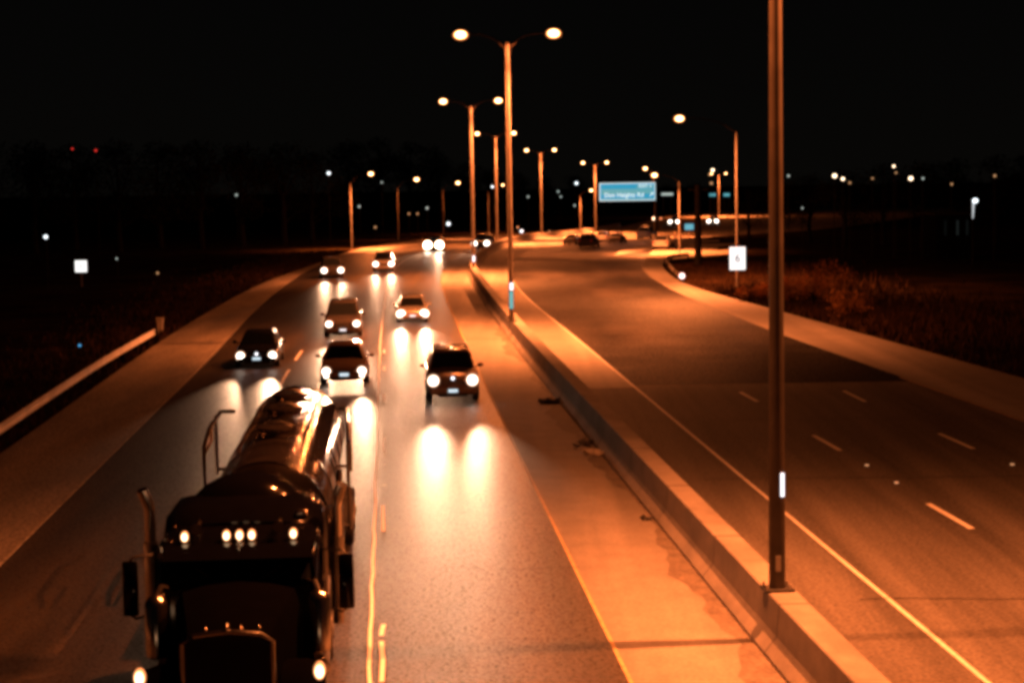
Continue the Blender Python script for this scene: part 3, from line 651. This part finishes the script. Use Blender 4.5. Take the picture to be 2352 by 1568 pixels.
def hring(y, w, z, zb): return [(-w,y,zb),(-w*1.0,y,z-.28),(-w*.88,y,z-.08),(-w*.5,y,z),(0,y,z+.04),(w*.5,y,z),(w*.88,y,z-.08),(w,y,z-.28),(w,y,zb)]
k = MB(); k.loft([hring(.24,.60,1.94,.95),hring(.9,.68,2.0,1.0),hring(1.7,.80,2.06,1.0),hring(2.55,.92,2.12,1.0)]); T_(k,'hood','matblack')
for s in (-1,1):
    rings = []
    for i in range(9):
        a = math.pi*i/8; y = 1.05 - .86*math.cos(a); z = .62 + .66*math.sin(a)
        rings.append([(s*.66,y,z+.06),(s*1.02,y,z+.05),(s*1.22,y,z-.02),(s*1.24,y,z-.12),(s*1.20,y*.98+.02,z-.10),(s*.66,y*.98+.02,z-.02)])
    k = MB(); k.loft(rings); T_(k,'fender','matblack')
    k = MB(); k.lathe((s*.93,.22,1.04),(0,-1,0),[(0,.15),(.10,.16),(.14,.14),(.15,.05)],18); hd = T_(k,'headlight_housing','chrome')
    k = MB(); k.ell((s*1.19,.42,1.36),.085,.08,.13); T_(k,'headlight','amber')
    k = MB(); k.ell((s*.93,.06,1.04),.12,.04,.12); T_(k,'lens','headlight',hd) if 0 else T_(k,'lens','glass',hd)
    k = MB(); k.lathe((s*1.16,2.30,1.12),(0,0,1),[(0,.10),(.05,.165),(.80,.165),(.88,.12),(.93,.03)],20); ac = T_(k,'air_cleaner','chrome')
    k = MB(); k.tube([(s*1.16,2.3,2.0),(s*1.10,2.45,2.12),(s*.95,2.6,2.05)],.05,8); T_(k,'intake_pipe','chrome',ac)
    # mirrors
    k = MB(); k.box(s*1.56-.11,s*1.56+.11,2.66,2.74,1.66,2.46,.02); mi = T_(k,'mirror','blackpaint')
    k = MB(); k.tube([(s*1.56,2.7,2.46),(s*1.5,2.75,2.52),(s*1.22,2.95,2.50)],.018,6); T_(k,'mirror_arm','chrome',mi)
    k = MB(); k.tube([(s*1.56,2.7,1.66),(s*1.5,2.75,1.60),(s*1.22,2.95,1.64)],.018,6); T_(k,'mirror_arm','chrome',mi)
    # stack
    k = MB(); k.tube([(s*1.42,4.15,1.1),(s*1.42,4.15,2.95),(s*1.43,4.13,3.04),(s*1.51,4.05,3.28)],[.085,.085,.09,.085],16); T_(k,'exhaust_stack','chrome')
    k = MB(); k.lathe((s*1.42,4.15,1.35),(0,0,1),[(0,.11),(1.1,.11)],16); T_(k,'heat_shield','chrome')
    # fuel tank, steps
    k = MB(); k.lathe((s*1.0,2.95,.72),(0,1,0),[(0,.10),(.03,.28),(1.75,.28),(1.78,.10)],22); T_(k,'fuel_tank','chrome')
    k = MB(); k.box(s*1.05-.2,s*1.05+.2,2.72,2.93,.42,.5,.01); k.box(s*1.05-.2,s*1.05+.2,2.72,2.93,.78,.86,.01); T_(k,'step','chrome')
    # cab door and window
    xs = s*1.205
    k = MB(); k.box(min(xs,xs+s*.012),max(xs,xs+s*.012),2.85,3.85,1.15,2.55); dr = T_(k,'door','blackpaint',None,False)
    k = MB(); x2 = xs+s*.015; k.box(min(x2,x2+s*.01),max(x2,x2+s*.01),2.95,3.75,1.95,2.45); T_(k,'door_window','glass',dr,False)
    k = MB(); k.tube([(xs+s*.05,3.9,1.3),(xs+s*.05,3.9,2.3)],.018,6); T_(k,'grab_handle','chrome',dr)
# cab
def cring(y0,y1,w,z,c=.12): return [(-w+c,y0,z),(w-c,y0,z),(w,y0+c,z),(w,y1,z),(-w,y1,z),(-w,y0+c,z)]
k = MB(); k.loft([cring(2.5,4.02,1.19,.95),cring(2.52,4.02,1.2,2.06),cring(2.92,4.02,1.19,2.52),cring(3.02,4.02,1.15,2.62,.2),cring(3.5,4.02,1.0,2.72,.3)]); T_(k,'cab','blackpaint')
for s in (-1,1):
    a,b,c,d = (s*.03,2.585,2.13),(s*1.04,2.60,2.13),(s*1.02,2.885,2.44),(s*.03,2.865,2.44)
    q = [a,b,c,d] if s>0 else [b,a,d,c]
    k = MB(); k.slab(*[Vector(p)+Vector((0,-.045,.01)) for p in q],-.03 if 0 else .03); T_(k,'windshield','glass',None,False)
    k = MB(); k.tube([(s*.3,2.53,2.14),(s*.62,2.62,2.36)],.012,5); T_(k,'wiper','dark')
    k = MB(); k.tube([(s*1.12,2.56,2.08),(s*1.14,2.86,2.62)],.03,6); T_(k,'pillar_trim','chrome')
k = MB(); k.loft([[(-1.08,2.60,2.46),(1.08,2.60,2.46),(1.08,2.58,2.38),(-1.08,2.58,2.38)],[(-1.10,3.0,2.62),(1.10,3.0,2.62),(1.10,2.96,2.54),(-1.10,2.96,2.54)]]); T_(k,'sun_visor','blackpaint',None,False)
for x in (-.80,-.19,0,.18,.79):
    k = MB(); k.ell((x,3.10,2.72),.062,.07,.085,12,7); T_(k,'roof_marker_lamp','amber')
k = MB(); k.tube([(0,3.02,2.66),(0,2.80,2.56)],.012,6); T_(k,'antenna','chrome')
for s,x0 in ((-1,-.62),(1,.58)):
    k = MB(); k.lathe((x0,3.05,2.83),(0,1,0),[(0,.085),(.06,.06),(.14,.03),(.65,.022)],14); k.tube([(x0,3.4,2.68),(x0,3.4,2.83)],.015,5); T_(k,'air_horn','chrome')
# sleeper with rounded corners
def sring(y,w,z,ze): return [(-w,y,1.0),(-w,y,z-.45),(-w*.96,y,z-.22),(-w*.84,y,z-.06),(-w*.6,y,z),(0,y,z+.04),(w*.6,y,z),(w*.84,y,z-.06),(w*.96,y,z-.22),(w,y,z-.45),(w,y,1.0)]
k = MB(); k.loft([sring(3.9,1.16,2.74,0),sring(4.1,1.22,2.90,0),sring(4.5,1.26,2.98,0),sring(5.35,1.26,2.98,0),sring(5.42,1.2,2.92,0)]); T_(k,'sleeper','blackpaint')
k = MB(); k.ell((0,5.35,2.3),1.10,.75,1.02,32,14); T_(k,'roof_fairing','blackpaint')
k = MB(); k.box(.80,.98,3.98,4.08,2.80,2.90,.02); T_(k,'corner_glint','chrome')  # chrome block added for the bright highlight on the cab corner
# chassis, wheels
k = MB(); k.box(-.45,-.30,1.0,8.3,.70,.95); k.box(.30,.45,1.0,8.3,.70,.95); k.box(-.3,.3,6.2,7.2,.95,1.12); T_(k,'chassis','dark',None,False)
def wheel(x, y, w=.28, r=.52):
    s = 1 if x>0 else -1
    k = MB(); k.lathe((x,y,r),(s,0,0),[(-w/2,r*.7),(-w/2+.03,r*.98),(w/2-.04,r),(w/2,r*.9),(w/2,r*.6)],26); wh = T_(k,'wheel','dark')
    k = MB(); k.lathe((x,y,r),(s,0,0),[(w/2-.10,r*.58),(w/2+.005,r*.56),(w/2-.06,r*.3),(w/2+.03,r*.16)],16); T_(k,'rim','steel',wh)
for s in (-1,1):
    wheel(s*1.05,1.05)
    for y in (6.1,7.4): wheel(s*1.0,y,.56)
    k = MB(); k.loft([[(s*.7,y0,z),(s*1.25,y0,z),(s*1.25,y0,z+.03),(s*.7,y0,z+.03)] for y0,z in [(5.3,.75),(5.5,1.08),(6.1,1.16),(7.4,1.16),(8.0,1.08),(8.2,.7)]]); T_(k,'mudguard','steel')
# tank (its axis turned a little from the tractor's)
TRAILER = _mt.inverted() @ _mr
k = MB(); k.lathe((0,6.6,2.20),(0,1,0),[(-.26,.05),(-.24,.35),(-.18,.65),(-.08,.92),(0,1.03),(.1,1.05),(11.6,1.05),(11.7,1.02),(11.8,.85),(11.9,.5),(11.95,.05)],48); tank = T_(k,'tank','tankmetal')
for y in (6.68,8.9,10.9,11.9,13.9,16.0,18.2):
    k = MB(); k.lathe((0,y,2.20),(0,1,0),[(-.05,1.052),(-.045,1.075),(.045,1.075),(.05,1.052)],48); T_(k,'ring_band','tankmetal',tank)
for y in (9.9,12.8,15.2):
    k = MB(); k.lathe((0,y,3.26),(0,0,1),[(0,.34),(.12,.34),(.13,.38),(.17,.38),(.19,.3),(.22,.05)],24); hb = T_(k,'manhole','tankmetal',tank)
    k = MB(); k.tube([(-.3,y,3.44),(-.1,y,3.52),(.1,y,3.52),(.3,y,3.44)],.02,6); T_(k,'lid_clamp','chrome',tank)
for s in (-1,1):
    k = MB(); k.tube([(s*.55,8.0,3.2),(s*.55,8.2,3.27),(s*.55,16.6,3.27),(s*.55,16.8,3.2)],.03,6); T_(k,'top_rail','tankmetal',tank)
k = MB(); k.box(.58,.95,8.3,16.4,3.02,3.05); 
T_(k,'walkway','tankmetal',tank,False)

for s in (-1,1):
    k = MB(); xx = s*1.32
    k.tube([(xx,9.7,1.5),(xx,9.75,3.1),(xx*.98,10.6,3.33),(xx*.95,12.6,3.40),(xx*.80,13.4,3.30)],.042,8); k.tube([(xx,9.75,2.95),(xx,11.2,3.0),(xx,11.4,3.36)],.034,7); k.tube([(xx,12.2,3.38),(xx,12.2,2.2)],.034,7); k.tube([(xx,12.2,2.3),(s*1.03,12.2,2.3)],.034,7); k.tube([(xx,9.7,1.6),(s*.85,9.7,1.6)],.034,7)
    T_(k,'guard_rail','chrome',tank)
    k = MB(); k.tube([(s*.95,6.9,1.25),(s*.95,17.8,1.25)],.09,8); T_(k,'hose_tube','steel',tank)
for s in (-1,1):
    for y in (16.0,17.35): wheel(s*1.0,y,.56)
k = MB(); k.box(-.5,.5,7.2,18.3,1.02,1.25,.02); T_(k,'trailer_frame','dark',None,False)
k = MB(); k.box(.95,1.3,5.75,6.2,1.5,2.6,.04); k.tube([(1.2,6.0,2.6),(1.25,6.0,3.2)],.05,8); T_(k,'equipment_box','tankmetal')
for s in (-1,1):
    k = MB(); k.box(s*.6-.06,s*.6+.06,9.2,9.32,.35,1.1); T_(k,'landing_leg','dark',None,False)

# ------------------------------------------------------------------ litter by the barrier
def scrap(u, v, label, material, rx, ry, rz, n=7, name='tyre_scrap', cat='debris'):
    p = G(u, v, .017); k = MB()
    for i in range(n):
        a = random.random()*6.28; x, y = rx*random.uniform(-1,1), ry*random.uniform(-1,1); s = random.uniform(.05,.13)
        d = Vector((math.cos(a), math.sin(a), random.uniform(.1,.6))).normalized() * s*1.6; e = Vector((-math.sin(a), math.cos(a), .2)) * s
        q = Vector((x,y,.01)); k.slab(q-e, q+d-e*.6, q+d*1.3+e*.6, q+e, rz*.25)
    k.box(-rx*.5,rx*.5,-ry*.4,ry*.4,0,rz*.5,rz*.1); o = k.build(name, material); o.location = p; tag(o, label, cat, 'litter along the foot of the barrier')
scrap(1262,925,'ragged dark leafy clump on the shoulder against the barrier, farthest of the litter', M['debris'], .35,.35,.3, 30, 'weed_clump', 'weeds')
scrap(1366,1042,'pale torn scrap mixed with dark bits at the foot of the barrier', M['pale_scrap'], .22,.35,.2, 12, 'paper_scrap')
scrap(1345,1020,'dark bits of litter beside the pale scrap at the barrier foot', M['debris'], .25,.6,.08, 16)
scrap(1488,1192,'small flat black scrap at the barrier foot, nearest of the litter', M['debris'], .14,.09,.1, 5)

# ------------------------------------------------------------------ vegetation
def leaf_mesh(n, lobes, size, seed):
    rnd = random.Random(seed); k = MB()
    for _ in range(n):
        cx, cy, cz, r = rnd.choice(lobes); 
        v = Vector((rnd.gauss(0,1), rnd.gauss(0,1), rnd.gauss(0,1))).normalized() * r * (rnd.random()**.45)
        p = Vector((cx, cy, cz)) + Vector((v.x, v.y, v.z*.85)); a = Vector((rnd.gauss(0,1), rnd.gauss(0,1), rnd.gauss(0,1))).normalized(); b = a.cross(Vector((.3,.5,.8))).normalized(); s = size*rnd.uniform(.5,1.4)
        k.add([p, p + a*s + b*s*.4, p + a*s*1.9, p + a*s - b*s*.4], [(0,1,2,3)])
    return k
def make_tree(h, seed, name='tree'):
    rnd = random.Random(seed); t = bpy.data.objects.new(name, None); C.objects.link(t)
    k = MB(); k.tube([(0,0,0),(.1,0,h*.25),(0,.1,h*.55),(.1,0,h*.85)], [h*.028,h*.02,h*.012,h*.004], 8)
    lobes = []
    for i in range(9):
        a = rnd.random()*6.28; z = h*rnd.uniform(.35,.85); r = h*rnd.uniform(.08,.24)*(1.15 - .5*z/h); lobes.append((r*1.1*math.cos(a), r*1.1*math.sin(a), z, h*rnd.uniform(.13,.21)))
        k.tube([(0,0,z*.55),(r*.6*math.cos(a), r*.6*math.sin(a), z*.85),(r*1.1*math.cos(a), r*1.1*math.sin(a), z)], [h*.008,h*.005,h*.002], 5)
    lobes.append((0,0,h*.88,h*.12)); k.build('trunk', M['bark'], t, True)
    leaf_mesh(2600, lobes, h*.016, seed).build('crown', M['leaf'], t); return t
protos = [make_tree(14, 3), make_tree(14, 11), make_tree(14, 23)]; used = set()
def plant(u, vtop, Y, label, wide=1.0):
    i = random.randrange(3); p = D(u, vtop, Y); z = zt(Y)
    t = protos[i] if i not in used else copy_tree(protos[i]); used.add(i)
    s = (p.z - z)/14.0*1.02; t.location = (p.x, Y, z - .1); t.scale = (s*wide, s*wide, s); t.rotation_euler = (0,0,random.random()*6.28)
    tag(t, label, 'tree', 'trees along the dark skyline')
tl = [(-30,322,250),(70,318,235),(165,328,260),(265,320,240),(360,322,260),(455,318,250),(550,324,265),(645,322,270),(712,348,285)]
ords = ['first','second','third','fourth','fifth','sixth','seventh','eighth','ninth','tenth','eleventh','twelfth']
for i,(u,v,Y) in enumerate(tl): plant(u, v, Y, 'black leafy tree in the wood at left, %s from the left edge' % ords[i], 1.35)
tm = [(800,322,370),(870,312,365),(940,324,380),(1005,345,390),(1065,372,430),(1125,385,440),(1190,392,450),(1255,404,460),(1320,400,470),(1385,415,470)]
for i,(u,v,Y) in enumerate(tm): plant(u, v, Y+120, 'dark tree behind the central street lamps, %s from the left in that row' % ords[i], 1.2)
tr = [(1720,430,240),(1790,415,200),(1860,396,210),(1940,385,190),(2030,372,200),(2120,366,185),(2200,360,195),(2290,352,185),(2370,345,190)]
for i,(u,v,Y) in enumerate(tr): plant(u, v, Y+20, 'black tree on the right of the road, %s counting away from the dark post' % ords[i], 1.3)
tf = [(1450,418,700),(1530,422,720),(1600,420,740),(1670,424,700)]
for i,(u,v,Y) in enumerate(tf): plant(u, v, Y, 'low far tree on the skyline behind the blue signs, %s from the left' % ords[i], 1.8)
# bushes on the right verge
def bush(u, v, h, w, label, seed):
    p = G(u, v); rnd = random.Random(seed); lob = [(rnd.uniform(-w,w)*.6, rnd.uniform(-.5,.5), h*rnd.uniform(.3,.7), h*rnd.uniform(.25,.42)) for _ in range(7)]
    t = thing('bush', label, 'bush', p, 0, 'dry bushes on the right verge')
    leaf_mesh(1500, lob, .07, seed).build('foliage', M['bush'], t)
    k = MB()
    for i in range(9):
        a = rnd.random()*6.28; k.tube([(0,0,0),(w*.3*math.cos(a),.3*math.sin(a),h*.5),(w*.5*math.cos(a),.5*math.sin(a),h*.85)], [.03,.02,.008], 5)
    k.build('stem', M['bark'], t)
bush(1820,700,2.0,1.4,'low ragged bush just right of the nearest lamp post',1)
bush(1868,702,2.8,1.4,'taller dry bush second from the nearest lamp post',2)
bush(1918,712,3.3,1.5,'tallest dry bush, its top lit orange, last before the darkness',3)
bush(1950,735,1.9,1.4,'dim low bush sloping down at the right end of the lit clump',4)
bush(1740,690,1.3,1.8,'low bush patch between the white sign and the nearest lamp post',5)
# grass: verges left and right
rnd = random.Random(5); k = MB(); n = 0
def blade(x, y, z, h):
    a = rnd.random()*6.28; w = .02 + .00035*y; dx, dy = math.cos(a)*w, math.sin(a)*w; lx, ly = rnd.gauss(0,.25)*h, rnd.gauss(0,.25)*h
    k.add([(x-dx,y-dy,z),(x+dx,y+dy,z),(x+lx,y+ly,z+h)], [(0,1,2)])
for _ in range(30000):
    y = 40 + 130*rnd.random()**1.1; e = shoulder_right(y); d = abs(rnd.gauss(0,1))*5 + .25
    blade(e+d, y, zt(y), rnd.uniform(.15,.42) + min(d,4)*.08)
for _ in range(16000):
    y = 45 + 180*rnd.random(); e = shoulder_left(y); d = abs(rnd.gauss(0,1))*3 + .1
    blade(e-d, y, zt(y), rnd.uniform(.12,.38))
tag(k.build('verge_grass', M['drygrass']), 'dry uneven grass growing on both outer verges', 'grass', kind='stuff')

# ------------------------------------------------------------------ distant lamps in the dark
def far_lamp(u, v, Y, r, em, label, pole=True, cat='lamp', name='distant_lamp'):
    p = D(u, v, Y); gz = zt(Y); R = r/F*Y; t = thing(name, label, cat, (p.x, Y, gz), 0, 'distant lamps')
    k = MB(); k.ell((0,0,p.z-gz), R, R*.6, R*.9, 10, 6); k.build('lamp', M[em], t, True)
    k = MB(); k.tube([(0,.2,0),(0,.2,p.z-gz)], .05, 5); k.build('pole', M['wood'], t)
dots = [
 (105,544,150,5,'white_dot','bright cool white lamp at far left, up and left of the square white sign'),
 (166,342,225,2.5,'red_dot','dim red warning lamp high at left, left one of the pair'),
 (220,346,225,3,'red_dot','red warning lamp high at left, right one of the pair'),
 (268,594,150,2.5,'dim_dot','faint grey lamp right of the square white sign'),
 (362,627,140,3,'dim_warm','faint pinkish lamp low in the dark left of the road'),
 (543,448,200,3,'dim_dot','faint greenish lamp in front of the left wood'),
 (183,793,85,3.5,'blue_dot','small bluish glint above the left guardrail'),  # a reflector's glint, built as a small glowing lamp
 (755,398,260,4.2,'white_dot','cool white lamp level with the lamp of the leftmost single arm post'),
 (877,419,340,2.4,'dim_dot','very faint lamp between the two left single arm lamps'),
 (825,474,300,3.2,'dim_dot','pale lamp just right of the leftmost thin post'),
 (862,522,300,3,'dim_warm','faint low lamp between the two leftmost thin posts'),
 (939,491,340,2.6,'dim_warm','faint orange lamp, left one of the pair over the starburst car'),
 (959,491,340,2.6,'dim_warm','faint orange lamp, right one of the pair over the starburst car'),
 (981,478,340,3.2,'dim_dot','pale lamp above the starburst headlights'),
 (1030,514,330,4.5,'white_dot','bright white lamp just right above the starburst headlights'),
 (1131,429,340,3.2,'white_dot','small white lamp immediately left of the slim median post'),
 (1198,531,340,4,'white_dot','low white lamp at road level right of the tallest lit post'),
 (1189,522,340,2.6,'dim_warm','dim lamp at road level touching the tallest lit post'),
 (1213,452,400,2.6,'dim_dot','faint lamp between the tall lit post and the lone twin arm post'),
 (1282,440,420,2.6,'dim_dot','upper faint lamp right of the lone twin arm post'),
 (1288,452,420,2.4,'dim_dot','middle faint lamp right of the lone twin arm post'),
 (1320,472,420,2.6,'dim_dot','faint bluish lamp below the white one left of the blue sign'),
 (1324,421,420,3.8,'white_dot','white lamp left of the blue sign, higher of the two there'),
 (1262,532,380,2.6,'dim_warm','faint low lamp at the foot of the lone twin arm post'),
 (1502,502,340,3.8,'warm_dot','warm lamp low under the right end of the blue sign'),
 (1518,502,340,2.8,'dim_warm','dim warm lamp beside the warm one under the blue sign'),
 (1503,403,300,5,'sodium_far','bright orange lamp directly above the right end of the blue sign'),
 (1637,391,560,4,'warm_dot','upper lamp of the small cluster right of the thick dark post'),
 (1630,401,560,3,'dim_warm','lower lamp of the small cluster right of the thick dark post'),
 (1634,421,560,3.6,'dim_warm','elongated dim lamp under the cluster right of the dark post'),
 (1811,404,200,3,'dim_dot','faint lamp just right of the nearest lamp post'),
 (1917,404,180,5.2,'warm_dot','bright lamp at right, left one of the close pair'),
 (1936,411,180,4,'warm_dot','smaller lamp at right, right one of the close pair'),
 (1952,420,180,3,'dim_warm','dim orange lamp just below the close pair at right'),
 (2004,410,180,2.6,'dim_warm','very faint lamp midway between the two bright lamps at right'),
 (2053,382,180,3.2,'warm_dot','highest of the small lamps in the dark at right'),
 (2058,397,180,2.6,'dim_warm','faint lamp just under the highest one at right'),
 (2092,410,175,5.2,'warm_dot','bright warm lamp at right above the glowing lit post'),
 (2120,410,175,3,'dim_dot','faint lamp beside the bright warm one at right'),
 (2186,423,175,3,'dim_warm','dim warm lamp up and left of the glowing lit post'),
 (2285,404,170,3.4,'dim_warm','dim lamp nearest the right edge of the photo'),
 (1843,478,180,2.4,'dim_dot','very faint lamp low to the left of the nearest lamp post'),
]
for u, v, Y, r, em, lab in dots: far_lamp(u, v, Y, r, em, lab)
# white lit post at right
p = D(2240,461,160); t = thing('lit_post', 'slim post glowing white under its own lamp in the dark at far right', 'lamp post', (p.x,160,zt(160)))
k = MB(); k.ell((0,0,p.z),.26,.2,.22); k.build('lamp', M['white_dot'], t, True)
zb = D(2237,502,160).z; k = MB(); k.tube([(-.18,.1,zb),(-.12,.1,p.z)],[.05,.12],8); k.build('glowing_shaft', emis('shaft glow',(.75,.85,.9),.7,False), t, True)  # shaft emits light to imitate lamplight falling on it
k = MB(); k.tube([(-.18,.1,0),(-.18,.1,zb)],.05,8); k.build('pole', M['wood'], t)
# dim building behind it
a = D(2150,548,175); b2 = D(2235,498,175); t = thing('building', 'dim low building with faintly lit upright windows at far right', 'building', (a.x,175,zt(175)))
w = b2.x-a.x; zc = a.z; k = MB(); k.box(0,w,0,6,0,b2.z+.2,.03); k.build('wall', M['wall'], t)
k = MB(); k.box(-.2,w+.2,-.2,6.2,b2.z+.21,b2.z+.45,.03); k.build('roof', M['wood'], t)
def dim_window(i, st_):
    m_ = emis('faint window %d' % i,(.6,.75,.72),st_,False); m_.node_tree.nodes['Principled BSDF'].inputs['Base Color'].default_value = (.003,.003,.003,1); m_.node_tree.nodes['Principled BSDF'].inputs['Specular IOR Level'].default_value = 0; return m_
for i,(x,st_) in enumerate([(.25,.004),(.58,.014),(.84,.006)]):
    k = MB(); k.box(w*x-.12,w*x+.12,-.03,-.005,zc+.3,b2.z-.3); k.build('window', dim_window(i, st_), t)
bpy.context.view_layer.update()
